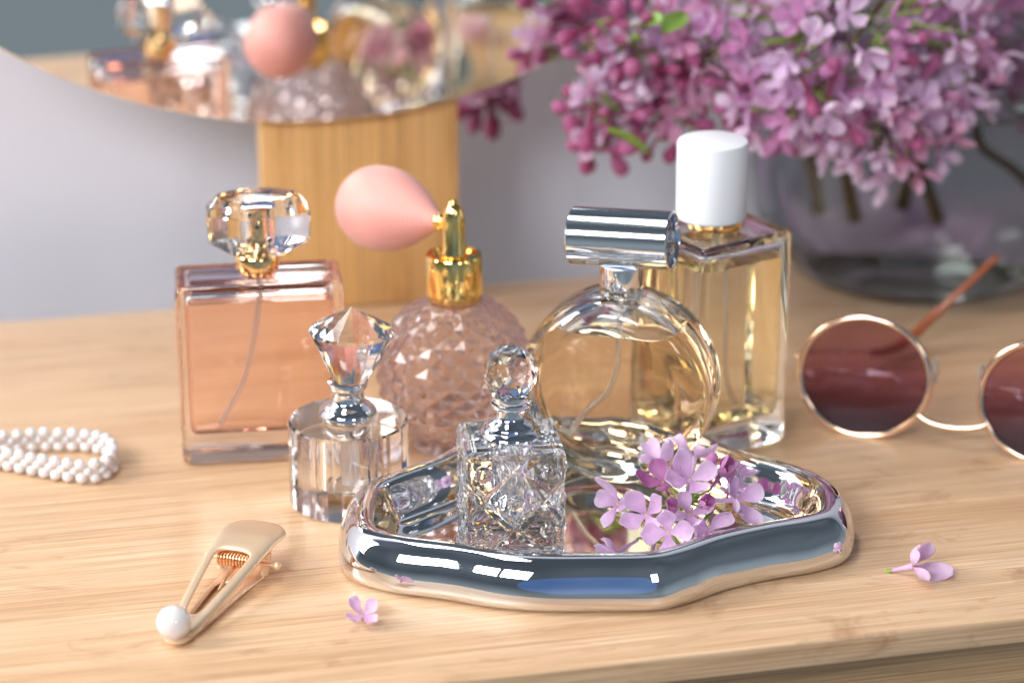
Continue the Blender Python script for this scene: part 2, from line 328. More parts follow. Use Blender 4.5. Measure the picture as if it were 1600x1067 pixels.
# ---------------------------------------------------------------- table and wall
pf0, pf1 = at(680, 1067), at(1600, 965)
PHI = math.atan2(pf1.y-pf0.y, pf1.x-pf0.x)
E = Vector((math.cos(PHI), math.sin(PHI), 0)); NN = Vector((-math.sin(PHI), math.cos(PHI), 0))
pb = at(450, 468); DEPTH = (pb-pf0).dot(NN)
T = thing('dressing_table', 'pale bamboo dressing table whose top carries the perfume bottles and the tray', 'table', pf0, PHI)
me = bmesh.new()
tt = obj('tabletop', box(-0.75, 0.80, 0.0, DEPTH, -0.0105, 0.0, 0.0012, 3), M['bamboo'], T, 40)
for i, (x0, x1) in enumerate(((-0.72, -0.12), (-0.117, 0.483), (0.486, 0.77))):
    d = obj('drawer_front', box(x0, x1, 0.023, 0.040, -0.16, -0.0158, 0.001, 2), M['drawer_wood'], T, 40)
obj('carcass', box(-0.74, 0.79, 0.060, DEPTH-0.01, -0.17, -0.0108, 0.001, 1), M['drawer_wood'], T, 40)
# wall parallel to the table, a little behind it
wo = Vector(pf0)+NN*(DEPTH+0.10)
wl = obj('wall', box(-3, 3, 0, 0.05, -1.0, 2.2), M['wall'], None, None, loc=wo, rot=(0, 0, PHI)); tag(wl, 'plain grey-lilac painted wall behind the mirror and the vase', None, None, 'structure')

# ---------------------------------------------------------------- mirror on its wooden stand
pA = at(405, 492); dpt = (pA-pf0).dot(NN)             # front face of the stand, distance from table front
def on_plane(px, py, dist):                            # pixel on the upright plane at that distance behind the front edge
    d = ray(px, py); t = ((pf0-CAM).dot(NN)+dist)/d.dot(NN); return CAM+d*t
a0, a1 = on_plane(414, 400, dpt), on_plane(718, 400, dpt)
SW = (a1-a0).dot(E)
ms = thing('table_mirror', 'large round frameless table mirror on a wide wooden upright', 'mirror', pf0+E*((a0-pf0).dot(E))+NN*dpt, PHI)
ms.location.z = 0.0003
TH = 0.014
obj('upright', box(0, SW, 0, TH, 0.0, 0.50, 0.0012, 2), M['stand_wood'], ms, 40)
obj('foot', box(-0.0, SW+0.0, -0.0+TH+0.0005, 0.045, 0.0, 0.014, 0.001, 2), M['stand_wood'], ms, 40)
mb = on_plane(520, 190, dpt-0.008); zb = mb.z; MR = 0.275
mc_x = (mb-pf0).dot(E)-(a0-pf0).dot(E)
TILT = R(3.0)
disc = lathe([(0, 0), (MR-0.0008, 0), (MR, 0.0006)], 200)
mir = obj('mirror_glass', disc, [M['mirror']], ms, 8)
mir.rotation_euler = (PI/2+TILT, 0, R(1.8)); mir.location = (mc_x, -0.0085-MR*math.sin(TILT), zb+MR*math.cos(TILT))
for v in mir.data.vertices: v.co.z = -v.co.z
edge = lathe([(MR+0.0001, -0.0022), (MR+0.0004, -0.004), (MR, -0.006), (0, -0.006)], 160)
eo = obj('mirror_edge', edge, M['mirror_edge'], ms, 30); eo.rotation_euler = mir.rotation_euler; eo.location = mir.location

# ---------------------------------------------------------------- pink rectangular perfume bottle
fl, fr = at(290, 730), at(455, 721)
rz = math.atan2(fr.y-fl.y, fr.x-fl.x)
ex = Vector((math.cos(rz), math.sin(rz), 0)); ey = Vector((-math.sin(rz), math.cos(rz), 0))
W_, D_, H_ = 0.0690, 0.032, 0.0785
cen = fl+ex*(W_/2-0.001)+ey*(D_/2)
cen.z = 0.0004
B = thing('perfume_bottle', 'rectangular bottle of pink perfume with a faceted clear stopper', 'perfume bottle', cen, rz)
outer = box(-W_/2, W_/2, -D_/2, D_/2, 0, H_, 0.0032, 4)
cav = box(-W_/2+0.0042, W_/2-0.0042, -D_/2+0.0042, D_/2-0.0042, 0.0125, H_-0.0045, 0.0030, 4)
vessel(B, outer, cav, H_-0.0085, M['pink_bottle_glass'], M['liq_pink_i'], M['liq_pink_t'])
obj('dip_tube', tube(spline([(0.001, 0, H_-0.002), (-0.002, 0.0, 0.055), (-0.008, 0.001, 0.032), (-0.018, 0.002, 0.0135)], 24), 0.0011, 8), M['tube_plastic'], B, 60)
obj('collar', lathe([(0, 0), (0.0068, 0), (0.0072, 0.0006), (0.0072, 0.0022), (0.0092, 0.0028), (0.0094, 0.0040), (0.0094, 0.0078), (0.0088, 0.0088), (0.0068, 0.0092), (0, 0.0092)], 40), M['gold'], B, 40, loc=(0, 0, H_+0.0001))
obj('sprayer', lathe([(0, 0), (0.0070, 0), (0.0070, 0.0035), (0.0052, 0.0055), (0.0050, 0.0165), (0.0042, 0.0175), (0, 0.0176)], 36), M['gold'], B, 40, loc=(0, 0, H_+0.0093))
nz = obj('nozzle', lathe([(0, 0), (0.0008, 0.0), (0.0008, 0.0006), (0, 0.0006)], 14), M['dark'], B, 40, loc=(0.0003, -0.0050, H_+0.0225), rot=(PI/2, 0, 0))
gem = bmesh.new()
shp = [(-0.0078, -0.0128), (0.0078, -0.0128), (0.0213, -0.0060), (0.0213, 0.0060), (0.0078, 0.0128), (-0.0078, 0.0128), (-0.0213, 0.0060), (-0.0213, -0.0060)]
rr_ = random.Random(3)
for z, kx, ky in ((0.0, 0.50, 0.66), (0.0062, 0.97, 1.0), (0.0185, 1.0, 1.02), (0.0250, 0.74, 0.74)):
    for x, y in shp:
        gem.verts.new((x*kx, y*ky, z+(rr_.uniform(-.0007, .0007) if abs(x) > .01 else 0)))
bmesh.ops.convex_hull(gem, input=gem.verts[:]); recalc(gem)
bmesh.ops.bevel(gem, geom=gem.edges[:], offset=0.0005, segments=1, affect='EDGES')
# hollow for the sprayer
hol = lathe([(0, 0.0003), (0.0062, 0.0003), (0.0060, 0.019), (0, 0.0195)], 24); bmesh.ops.reverse_faces(hol, faces=hol.faces[:]); join(gem, hol)
obj('stopper', gem, M['crystal'], B, 12, loc=(0.001, 0, H_+0.0088))

# ---------------------------------------------------------------- clear faceted cylinder bottle
cc = at(547, 781); cc.z = 0.0004; RC = 0.0241; HC = 0.0355
B = thing('crystal_bottle', 'clear round facet-sided bottle with a cone-shaped crystal stopper', 'perfume bottle', cc, R(6))
NF = 20
outer = lathe([(0, 0), (RC-0.0006, 0), (RC, 0.0006), (RC, HC-0.0008), (RC-0.0008, HC), (0, HC)], NF)
well = lathe([(0, 0.0085), (0.0085, 0.0085), (0.0095, 0.0095), (0.0095, HC-0.004), (0.0055, HC-0.0015), (0, HC-0.0015)], 36)
for f in well.faces: f.normal_flip()
join(outer, well); obj('body', outer, M['crystal'], B, 12)
obj('applicator', lathe([(0, 0.0), (0.0032, 0.0), (0.0036, 0.002), (0.0036, 0.022), (0.0055, 0.0225), (0.0055, 0.0238), (0, 0.0238)], 24), M['frost'], B, 40, loc=(0, 0, 0.0098))
obj('collar', lathe([(0, 0), (0.0100, 0), (0.0114, 0.0008), (0.0119, 0.0022), (0.0113, 0.0042), (0.0094, 0.0060), (0.0074, 0.0072), (0.0066, 0.0085), (0.0066, 0.0125), (0.0070, 0.0135), (0.0079, 0.0138), (0.0081, 0.0150), (0.0078, 0.0163), (0, 0.0165)], 48), M['chrome'], B, 40, loc=(0, 0, HC+0.0001))
st = lathe([(0, 0), (0.0070, 0), (0.0166, 0.0195), (0.0170, 0.0204), (0.0160, 0.0216), (0, 0.0310)], 16)
obj('stopper', st, M['crystal'], B, 8, loc=(0.0015, 0, HC+0.0167), rot=(0, R(2), 0))

# ---------------------------------------------------------------- pink atomizer with bulb
ca = at(712, 690); ca.z = 0.0004; RA = 0.0325
B = thing('perfume_atomizer', 'pink diamond-cut round atomizer with gold collar and pink net-covered bulb', 'perfume atomizer', ca, 0.0)
def aprof(t):     # t 0..1 bottom to top -> (r, z)
    th = -PI/2+PI*t; r = RA*math.cos(th)**0.92 if math.cos(th) > 0 else 0; z = 0.033+0.0335*math.sin(th)
    return r, z
bm = bmesh.new(); NC, NR = 36, 18; T0, T1 = 0.16, 0.90; vs = []
for j in range(NR+1):
    t = T0+(T1-T0)*j/NR; r, z = aprof(t); ring = []
    for i in range(NC):
        a = 2*PI*i/NC; up_ = 0.0012 if (i+j) % 2 and 0 < j < NR else 0.0
        k = r+up_*(0.55+0.45*r/RA); ring.append(bm.verts.new((k*math.cos(a), k*math.sin(a), z)))
    vs.append(ring)
for j in range(NR):
    for i in range(NC):
        a, b, c, d = vs[j][i], vs[j][(i+1) % NC], vs[j+1][(i+1) % NC], vs[j+1][i]
        if (i+j) % 2: bm.faces.new((a, b, c)) if False else None
        # valley diagonals run between even nodes
        if (i+j) % 2 == 0: bm.faces.new((a, b, c)); bm.faces.new((a, c, d))
        else: bm.faces.new((a, b, d)); bm.faces.new((b, c, d))
r0, z0 = aprof(T0); cb = bm.verts.new((0, 0, 0.0045))
foot = [bm.verts.new((0.0185*math.cos(2*PI*i/NC), 0.0185*math.sin(2*PI*i/NC), 0.0)) for i in range(NC)]
for i in range(NC):
    j = (i+1) % NC; bm.faces.new((foot[i], foot[j], vs[0][j], vs[0][i])); bm.faces.new((cb, foot[j], foot[i]))
tp = [bm.verts.new((0.0105*math.cos(2*PI*i/NC), 0.0105*math.sin(2*PI*i/NC), 0.0672)) for i in range(NC)]
for i in range(NC):
    j = (i+1) % NC; bm.faces.new((vs[NR][i], vs[NR][j], tp[j], tp[i]))
bm.faces.new(tp); recalc(bm)
inn = lathe([(0, 0.008)]+[((aprof(t)[0]-0.0045), 0.001+aprof(t)[1]*0.975) for t in [0.16+0.7*k/14 for k in range(15)]]+[(0, 0.0635)], 40)
bmesh.ops.reverse_faces(inn, faces=inn.faces[:]); join(bm, inn)
for f in bm.faces: f.smooth = False
obj('body', bm, M['pink_hobnail'], B)
obj('collar', lathe([(0, 0), (0.0116, 0), (0.0119, 0.0005), (0.0119, 0.0180), (0.0114, 0.0190), (0.0098, 0.0192), (0.0097, 0.0180), (0, 0.0180)], 56), M['gold_cap'], B, 40, loc=(0, 0, 0.0655))
obj('nozzle_post', lathe([(0, 0), (0.0056, 0), (0.0058, 0.0010), (0.0050, 0.0022), (0.0049, 0.0150), (0.0043, 0.0185), (0.0030, 0.0220), (0.0012, 0.0240), (0, 0.0242)], 32), M['gold_cap'], B, 60, loc=(0, 0, 0.0837))
bd = Vector((-0.64, 0.73, -0.09)).normalized()
j0 = Vector((-0.0030, 0.0036, 0.0965))
obj('joint', tube([j0, j0+bd*0.0012, j0+bd*0.0013, j0+bd*0.0028], [0.0016, 0.0016, 0.0026, 0.0026], 16, sphere(0.0034, j0+bd*0.0048)), M['gold_cap'], B, 60)
prof = [(0.0027, 0.0), (0.0036, 0.0020), (0.0062, 0.0055), (0.0098, 0.0105), (0.0135, 0.0165), (0.0163, 0.0225), (0.0176, 0.0285), (0.0172, 0.0345), (0.0150, 0.0395), (0.0108, 0.0433), (0.0055, 0.0452), (0, 0.0457)]
pp = spline([(r, 0, z) for r, z in prof], 44)
bl = lathe([(max(0, p.x), p.z) for p in pp[:-1]]+[(0, 0.0457)], 56)
bl.transform(Matrix.Rotation(-PI/2, 4, 'Y'))            # +z -> -x
bo = obj('bulb', bl, M['bulb'], B, 180, loc=j0+bd*0.0046)
bo.scale = (1.30, 1.03, 1.03)
bo.rotation_mode = 'QUATERNION'; bo.rotation_quaternion = Vector((-1, 0, 0)).rotation_difference(bd)

# ---------------------------------------------------------------- tray
op = [(527, 842), (541, 877), (600, 898), (690, 910), (770, 923), (850, 929), (940, 929), (1030, 927), (1085, 914), (1140, 895), (1210, 879), (1285, 866), (1331, 846), (1330, 800), (1276, 764), (1200, 742), (1140, 722), (1090, 690), (1020, 668), (900, 662), (790, 672), (728, 706), (664, 744), (596, 768), (543, 794)]
ol = spline([at(x, y, 0.009) for x, y in op], 220, True)
tc_ = sum(ol, Vector())/len(ol); tc_.z = 0
TR = tag(bpy.data.objects.new('tray', None), None); C.objects.link(TR); TR.location = tc_+Vector((0, 0, 0.0003))
tag(TR, 'scalloped mirror-silver vanity tray holding two bottles and a lilac sprig', 'tray')
ring0 = [Vector((p.x-tc_.x, p.y-tc_.y, 0)) for p in ol]; n = len(ring0)
area2 = sum(ring0[i].x*ring0[(i+1) % n].y-ring0[(i+1) % n].x*ring0[i].y for i in range(n))
nor = []
for i in range(n):
    t = (ring0[(i+2) % n]-ring0[(i-2) % n]).normalized(); q = Vector((-t.y, t.x, 0)); nor.append(q if area2 > 0 else -q)
sec = [(0.0060, 0.0), (0.0032, 0.0003), (0.0012, 0.0017), (0.0002, 0.0042), (0.0004, 0.0075), (0.0012, 0.0108), (0.0026, 0.0141), (0.0046, 0.0173), (0.0071, 0.0197), (0.0102, 0.0205), (0.0128, 0.0198), (0.0148, 0.0176), (0.0165, 0.0142), (0.0184, 0.0100), (0.0208, 0.0070), (0.0238, 0.0056), (0.0268, 0.0053)]
sp = spline([(a, 0, b) for a, b in sec], 44)
bm = bmesh.new(); loops = []
def smooth_loop(pts, k):
    for _ in range(k): pts = [(pts[i-1]+pts[i]*2+pts[(i+1) % len(pts)])*0.25 for i in range(len(pts))]
    return pts
for s_ in sp:
    lp = smooth_loop([ring0[i]+nor[i]*s_.x for i in range(n)], int(s_.x*900)); loops.append([bm.verts.new((p.x, p.y, s_.z)) for p in lp])
base = [v.co.copy() for v in loops[-1]]; cxy = sum(base, Vector())/n
for f in (0.8, 0.55, 0.3): loops.append([bm.verts.new(cxy+(b-cxy)*f) for b in base])
for a, b in zip(loops, loops[1:]):
    for i in range(n): bm.faces.new((a[i], a[(i+1) % n], b[(i+1) % n], b[i]))
cv = bm.verts.new(cxy)
for i in range(n): bm.faces.new((loops[-1][i], loops[-1][(i+1) % n], cv))
bm.faces.new(loops[0]); recalc(bm)
obj('dish', bm, M['tray'], TR, 70)
ZT = 0.0052

# ---------------------------------------------------------------- cut crystal cube bottle
c0, c1 = at(722, 860, ZT), at(874, 865, ZT)
rz = -R(7.0)
HW = 0.0193; HD = 0.0180; HH = 0.0405
ex = Vector((math.cos(rz), math.sin(rz), 0)); ey = Vector((-math.sin(rz), math.cos(rz), 0))
rz = R(7.0); ex = Vector((math.cos(rz), math.sin(rz), 0)); ey = Vector((-math.sin(rz), math.cos(rz), 0))
cen = (c0+c1)/2+ey*HD+ex*0.0022; cen.z = ZT+0.0004
B = thing('cut_crystal_bottle', 'small square cut-crystal bottle with a faceted ball stopper standing on the tray', 'perfume bottle', cen, rz)
def face_h(u, v, amt=1.0):      # relief of one side, metres; u, v in -1..1
    g = 0.0
    du, dv = 0.64, 0.60
    for sgn in (1, -1):
        for k in (-1, 1):
            d = abs(u/du+sgn*v/dv-k)*du*dv/math.hypot(du, dv)
            g = max(g, 1-d/0.125 if d < 0.125 else 0)
    h = -0.0017*g
    if g > 0.9: h = -0.0017*(0.9+(g-0.9)*0.4)
    for bu, bv in ((0, -0.02), (0.68, 0.62), (-0.68, 0.62), (0.68, -0.62), (-0.68, -0.62)):
        q = ((u-bu)**2+(v-bv)**2)/0.028
        if q < 1: h += 0.0013*math.sqrt(1-q)
    for bu, bv in ((1.0, 0.0), (-1.0, 0.0)):
        q = ((u-bu)**2+(v-bv)**2)/0.022
        if q < 1: h += 0.0008*math.sqrt(1-q)
    m = max(abs(u), abs(v)); 
    if m > 0.86: h *= max(0, (1-m)/0.14)
    return h*amt
bm = bmesh.new(); K = 96
def side(o, du, dv, nrm, hu, hv, relief, bev=0.0013):
    g = []
    for i in range(K+1):
        row = []
        for j in range(K+1):
            u, v = -1+2*i/K, -1+2*j/K
            h = face_h(u, v, relief) if relief else 0.0
            # rounded rim
            eu, ev = max(0, abs(u)*hu-(hu-bev*1.8)), max(0, abs(v)*hv-(hv-bev*1.8)); q = min(1, math.hypot(eu, ev)/(bev*1.8))
            h -= bev*0.62*q*q
            row.append(bm.verts.new(o+du*(u*hu*(1-0.0*q))+dv*(v*hv)+nrm*h))
        g.append(row)
    for i in range(K):
        for j in range(K): bm.faces.new((g[i][j], g[i+1][j], g[i+1][j+1], g[i][j+1]))
X, Y, Z = Vector((1, 0, 0)), Vector((0, 1, 0)), Vector((0, 0, 1)); mid = Z*(HH/2); bv_ = 0.0013*0.62
side(mid-Y*HD, X, Z, -Y, HW-bv_, HH/2-bv_, 1.0); side(mid+Y*HD, X, Z, Y, HW-bv_, HH/2-bv_, 0.25)
side(mid-X*HW, Y, Z, -X, HD-bv_, HH/2-bv_, 0.5); side(mid+X*HW, Y, Z, X, HD-bv_, HH/2-bv_, 0.7)
K = 24
side(mid+Z*(HH/2), X, Y, Z, HW-bv_, HD-bv_, 0); side(mid-Z*(HH/2), X, Y, -Z, HW-bv_, HD-bv_, 0)
bmesh.ops.remove_doubles(bm, verts=bm.verts[:], dist=0.0001)
# sew the rims: snap leftover border points together
bd_ = [v for v in bm.verts if v.is_boundary]
recalc(bm)
well = lathe([(0, 0.0075), (0.0070, 0.0075), (0.0082, 0.0085), (0.0085, 0.011), (0.0085, HH-0.008), (0.0060, HH-0.004), (0.0045, HH-0.001), (0, HH-0.001)], 36)
bmesh.ops.reverse_faces(well, faces=well.faces[:]); join(bm, well)
obj('body', bm, M['crystal'], B, 25)
obj('applicator', lathe([(0, 0.0), (0.0020, 0.0), (0.0026, 0.003), (0.0026, 0.022), (0, 0.022)], 20), M['frost'], B, 40, loc=(0, 0, 0.012))
obj('collar', lathe([(0, 0), (0.0098, 0), (0.0112, 0.0006), (0.0117, 0.0018), (0.0111, 0.0032), (0.0098, 0.0040), (0.0095, 0.0050), (0.0088, 0.0062), (0.0068, 0.0072), (0.0059, 0.0082), (0.0056, 0.0095), (0.0056, 0.0118), (0.0062, 0.0124), (0.0076, 0.0126), (0.0080, 0.0136), (0.0077, 0.0146), (0.0070, 0.0150), (0.0072, 0.0160), (0.0070, 0.0172), (0, 0.0175)], 56), M['chrome'], B, 40, loc=(0, 0, HH-0.0003))
bm = bmesh.new(); rb = 0.0106
for lat, cnt, ph in ((-62, 6, 0), (-38, 12, 0.5), (-13, 12, 0), (12, 12, 0.5), (37, 12, 0), (60, 6, 0.25), (77, 6, 0)):
    for i in range(cnt):
        a = 2*PI*(i+ph)/cnt; bm.verts.new((rb*math.cos(R(lat))*math.cos(a), rb*math.cos(R(lat))*math.sin(a), rb*math.sin(R(lat))))
bmesh.ops.convex_hull(bm, input=bm.verts[:]); recalc(bm)
for f in bm.faces: f.smooth = False
obj('stopper', bm, M['crystal'], B, None, loc=(0.0, 0, HH+0.0172+0.0088), rot=(R(4), R(3), R(10)))

# ---------------------------------------------------------------- round puck-shaped bottle on the tray
RP = 0.0398; TP = 0.0355
rz = -R(18)
cp = at(962, 736, ZT); cp = atY(967, 700, cp.y); cp.z = ZT+0.0004
B = thing('perfume_bottle', 'flat round bottle of pale amber perfume with a horizontal chrome cylinder cap', 'perfume bottle', cp, rz)
ZCUT = RP*0.975
def puck(Rr, half, rnd, n=96, seg=8):
    prof = [(0, -half)]
    for k in range(seg+1):
        a = PI/2*k/seg; prof.append((Rr-rnd+rnd*math.sin(a), -half+rnd-rnd*math.cos(a)))
    for k in range(seg+1):
        a = PI/2*k/seg; prof.append((Rr-rnd+rnd*math.cos(a), half-rnd+rnd*math.sin(a)))
    prof.append((0, half))
    b = lathe(prof, n); b.transform(Matrix.Rotation(PI/2, 4, 'X')); return b
outer = puck(RP, TP/2, 0.0095)
for v in outer.verts:
    if v.co.z < -ZCUT: v.co.z = -ZCUT+(v.co.z+ZCUT)*0.02
outer.transform(Matrix.Translation((0, 0, ZCUT+0.0001)))
cav = puck(RP-0.0065, TP/2-0.0050, 0.0075)
for v in cav.verts:
    if v.co.z < -ZCUT+0.013: v.co.z = -ZCUT+0.013+(v.co.z+ZCUT-0.013)*0.12
cav.transform(Matrix.Translation((0, 0, ZCUT+0.0012)))
vessel(B, outer, cav, ZCUT+RP*0.62, M['glass'], M['liq_gold_i'], M['liq_gold_t'], 50)
ZN = ZCUT+RP-0.0012
obj('neck', lathe([(0, 0), (0.0088, 0), (0.0090, 0.0004), (0.0090, 0.0125), (0, 0.0125)], 48), M['chrome'], B, 40, loc=(0, 0, ZN))
obj('pump', lathe([(0, 0), (0.0028, 0), (0.0030, 0.001), (0.0030, 0.0065), (0, 0.0065)], 24), M['frost'], B, 40, loc=(0, 0, ZN-0.0062))
obj('dip_tube', tube(spline([(0, 0, ZN-0.006), (0.0005, 0, ZN-0.026), (-0.003, 0, ZN-0.040), (-0.012, 0, ZN-0.050), (-0.019, 0, 0.0165)], 30), 0.0012, 8), M['tube_plastic'], B, 60)
HL = 0.0208; rc = 0.0117
capb = lathe([(0, -HL), (rc-0.0008, -HL), (rc, -HL+0.0008), (rc, HL-0.0005), (rc-0.0005, HL), (rc-0.0012, HL), (rc-0.0015, HL-0.0006), (rc-0.0015, HL-0.0060), (0, HL-0.0060)], 64)
capb.transform(Matrix.Rotation(PI/2, 4, 'Y'))
obj('cap', capb, M['cap_chrome'], B, 40, loc=(0, 0, ZN+0.0125+rc-0.0010), rot=(0, -R(2.8), 0))

# ---------------------------------------------------------------- tall square bottle with white cap
rz = R(33.0); ex = Vector((math.cos(rz), math.sin(rz), 0)); ey = Vector((-math.sin(rz), math.cos(rz), 0))
SB = 0.0234; HB = 0.0950
fc = at(1090, 729)
cen = fc+ex*SB+ey*SB
cen.z = 0.0004
B = thing('perfume_bottle', 'tall square bottle of yellow perfume with a round white cap', 'perfume bottle', cen, rz)
outer = box(-SB, SB, -SB, SB, 0, HB, 0.0026, 4)
cav = box(-SB+0.0035, SB-0.0035, -SB+0.0035, SB-0.0035, 0.0135, HB-0.0050, 0.0030, 4)
vessel(B, outer, cav, HB-0.0115, M['glass'], M['liq_yel_i'], M['liq_yel_t'])
obj('collar', lathe([(0, 0), (0.0118, 0), (0.0122, 0.0005), (0.0122, 0.0042), (0, 0.0042)], 48), M['gold'], B, 40, loc=(0, 0, HB+0.0001))
obj('cap', lathe([(0, 0), (0.0140, 0), (0.0146, 0.0007), (0.0148, 0.0315), (0.0143, 0.0327), (0.0131, 0.0332), (0, 0.0332)], 72), M['white_plastic'], B, 40, loc=(-0.0015, 0.001, HB+0.0038))
obj('dip_tube', tube(spline([(0, 0, HB-0.004), (0.001, 0, 0.06), (0.003, 0.002, 0.03), (0.010, 0.006, 0.015)], 20), 0.0012, 8), M['tube_plastic'], B, 60)

# ---------------------------------------------------------------- pearl bracelet
bp_ = [(-95, 716), (-45, 727), (8, 735), (60, 745), (108, 753), (146, 755), (171, 745), (178, 728), (166, 714), (133, 706), (90, 705), (45, 706), (0, 709), (-50, 702), (-100, 704)]
loop = spline([at(x, y) for x, y in bp_], 400, True)
lens_ = [0]
for i in range(400): lens_.append(lens_[-1]+(loop[(i+1) % 400]-loop[i]).length)
tot = lens_[-1]; ns = int(round(tot/0.0058))
c0_ = sum(loop, Vector())/400; c0_.z = 0
BR = thing('pearl_bracelet', 'woven bracelet of small white pearls lying at the left edge of the table', 'bracelet', c0_)
def on_loop(s):
    s %= tot
    for i in range(400):
        if lens_[i+1] >= s: return loop[i].lerp(loop[(i+1) % 400], (s-lens_[i])/(lens_[i+1]-lens_[i]+1e-9))
pm = mesh_from(sphere(0.00255, u=20, v=14), 'pearl', M['pearl'], 180)
pms = mesh_from(sphere(0.0020, u=18, v=12), 'pearl_small', M['pearl'], 180)
thr = bmesh.new()
for k in range(ns):
    q = on_loop(k*tot/ns)-c0_; q2 = on_loop((k+0.5)*tot/ns)-c0_
    lean = random.uniform(-0.0003, 0.0003)
    for o_ in (link('pearl', pm, BR, (q.x+lean, q.y, 0.00255)), link('pearl', pm, BR, (q.x-lean, q.y+lean, 0.0085+random.uniform(-.0003, .0003)))): o_.scale = [random.uniform(0.93, 1.0)]*3
    link('pearl', pms, BR, (q2.x, q2.y, 0.0055))
    q3 = on_loop((k+1)*tot/ns)-c0_
    for a, b in ((Vector((q.x, q.y, .00255)), Vector((q2.x, q2.y, .0055))), (Vector((q.x, q.y, .0085)), Vector((q2.x, q2.y, .0055))), (Vector((q2.x, q2.y, .0055)), Vector((q3.x, q3.y, .00255))), (Vector((q2.x, q2.y, .0055)), Vector((q3.x, q3.y, .0085)))):
        join(thr, tube([a, b], 0.0003, 5))
obj('thread', thr, M['thread'], BR)

# ---------------------------------------------------------------- hair clip
p0 = at(279, 1002); p1 = at(408, 822, 0.0125); dv = p1-p0; LC = math.hypot(dv.x, dv.y)*1.02; rz = math.atan2(dv.y, dv.x)
HCp = thing('hair_clip', 'matte gold snap hair clip with one white pearl at its narrow end', 'hair clip', (p0.x, p0.y, 0), rz)
def clip_plate(L, w0, w1, hole0, hole1, bar, zf, th, taper=0.0):
    bm = bmesh.new(); nu = 40; rows = []
    for i in range(nu+1):
        u = i/nu; x = L*u
        w = w0+(w1-w0)*u**0.74
        if u > 0.84: q = (u-0.84)/0.16; w = w*(1-0.56*q**3.4)
        if u < 0.05: w *= 0.75+0.25*math.sqrt(u/0.05)
        h = 0
        if hole0 < u < hole1:
            q = (u-hole0)/(hole1-hole0); env = min(1, (1-(max(0, q-0.82)/0.18)**2.2))*min(1, (q/0.10)) if q < 1 else 0
            h = max(0.00012, (w-bar)*max(0, env)**0.6)
        zz = zf(u); dr = -0.0019
        row = [(-w, zz+dr*1.0), (-(w-(w-h)*0.22), zz), (-(h+(w-h)*0.2), zz), (-h, zz-0.0003), (h, zz-0.0003), (h+(w-h)*0.2, zz), (w-(w-h)*0.22, zz), (w, zz+dr)]
        if h == 0: row = [(-w, zz+dr), (-w*.88, zz), (-w*0.5, zz), (-w*.12, zz), (w*.12, zz), (w*0.5, zz), (w*.88, zz), (w, zz+dr)]
        rows.append(([bm.verts.new((x, y, z)) for y, z in row], h))
    for (a, ha), (b, hb) in zip(rows, rows[1:]):
        for k in range(7):
            if k == 3 and (ha > 0 and hb > 0): continue
            if k == 3 and (ha > 0 or hb > 0): pass
            bm.faces.new((a[k], a[k+1], b[k+1], b[k]))
    recalc(bm); return bm
def sol(o, t, sub=1):
    m = o.modifiers.new('solid', 'SOLIDIFY'); m.thickness = t; m.offset = 0
    m = o.modifiers.new('sub', 'SUBSURF'); m.levels = sub; m.render_levels = sub
tpz = lambda u: 0.0032+0.0115*min(1, u/0.80)**0.95-(0.0010*((u-0.8)/0.2)**2 if u > 0.8 else 0)
o = obj('top_arm', clip_plate(LC, 0.0042, 0.0136, 0.13, 0.70, 0.0037, tpz, 0.001), M['clip_gold'], HCp, 180); sol(o, 0.0013, 1)
btz = lambda u: 0.0010+0.0012*math.sin(PI*min(1, u/0.9))
o = obj('lower_arm', clip_plate(LC*0.86, 0.0032, 0.0088, 0.16, 0.72, 0.0026, btz, 0.001), M['clip_gold'], HCp, 180); sol(o, 0.0010, 1)
for s_ in (-1, 1):
    o = obj('hinge_ear', tube(spline([(LC*0.74, s_*0.0088, 0.0018), (LC*0.755, s_*0.0098, 0.006), (LC*0.76, s_*0.0102, 0.0105)], 8), [0.0016]*4+[0.0013]*5, 8), M['clip_gold'], HCp, 60)
obj('hinge_pin', tube([(LC*0.745, -0.0150, 0.0062), (LC*0.745, 0.0135, 0.0062)], 0.0009, 12), M['clip_gold'], HCp, 60)
for s_ in (-1, 1): obj('pin_knob', sphere(0.0017, (LC*0.745, s_*0.0142, 0.0062), 14, 10), M['clip_gold'], HCp, 180)
hx = []
for k in range(12*14+1):
    a = 2*PI*k/14; hx.append((LC*0.685+0.0026*math.cos(a), -0.0076+0.0152*k/(12*14), 0.0088+0.0026*math.sin(a)))
obj('spring', tube(hx, 0.00056, 7), M['spring'], HCp, 180)
obj('spring_leg', tube(spline([(LC*0.69, 0.0, 0.0065), (LC*0.6, 0.001, 0.0052), (LC*0.5, 0.0015, 0.0022)], 10), 0.0007, 8), M['spring'], HCp, 60)
obj('pearl_seat', lathe([(0, 0), (0.0042, 0), (0.0048, 0.0008), (0.0046, 0.0016), (0.0030, 0.0022), (0, 0.0024)], 28), M['clip_gold'], HCp, 50, loc=(-0.0008, 0, 0.0012))
obj('pearl', sphere(0.0063, u=40, v=28), M['pearl'], HCp, 180, loc=(-0.0012, 0.0010, 0.0082))

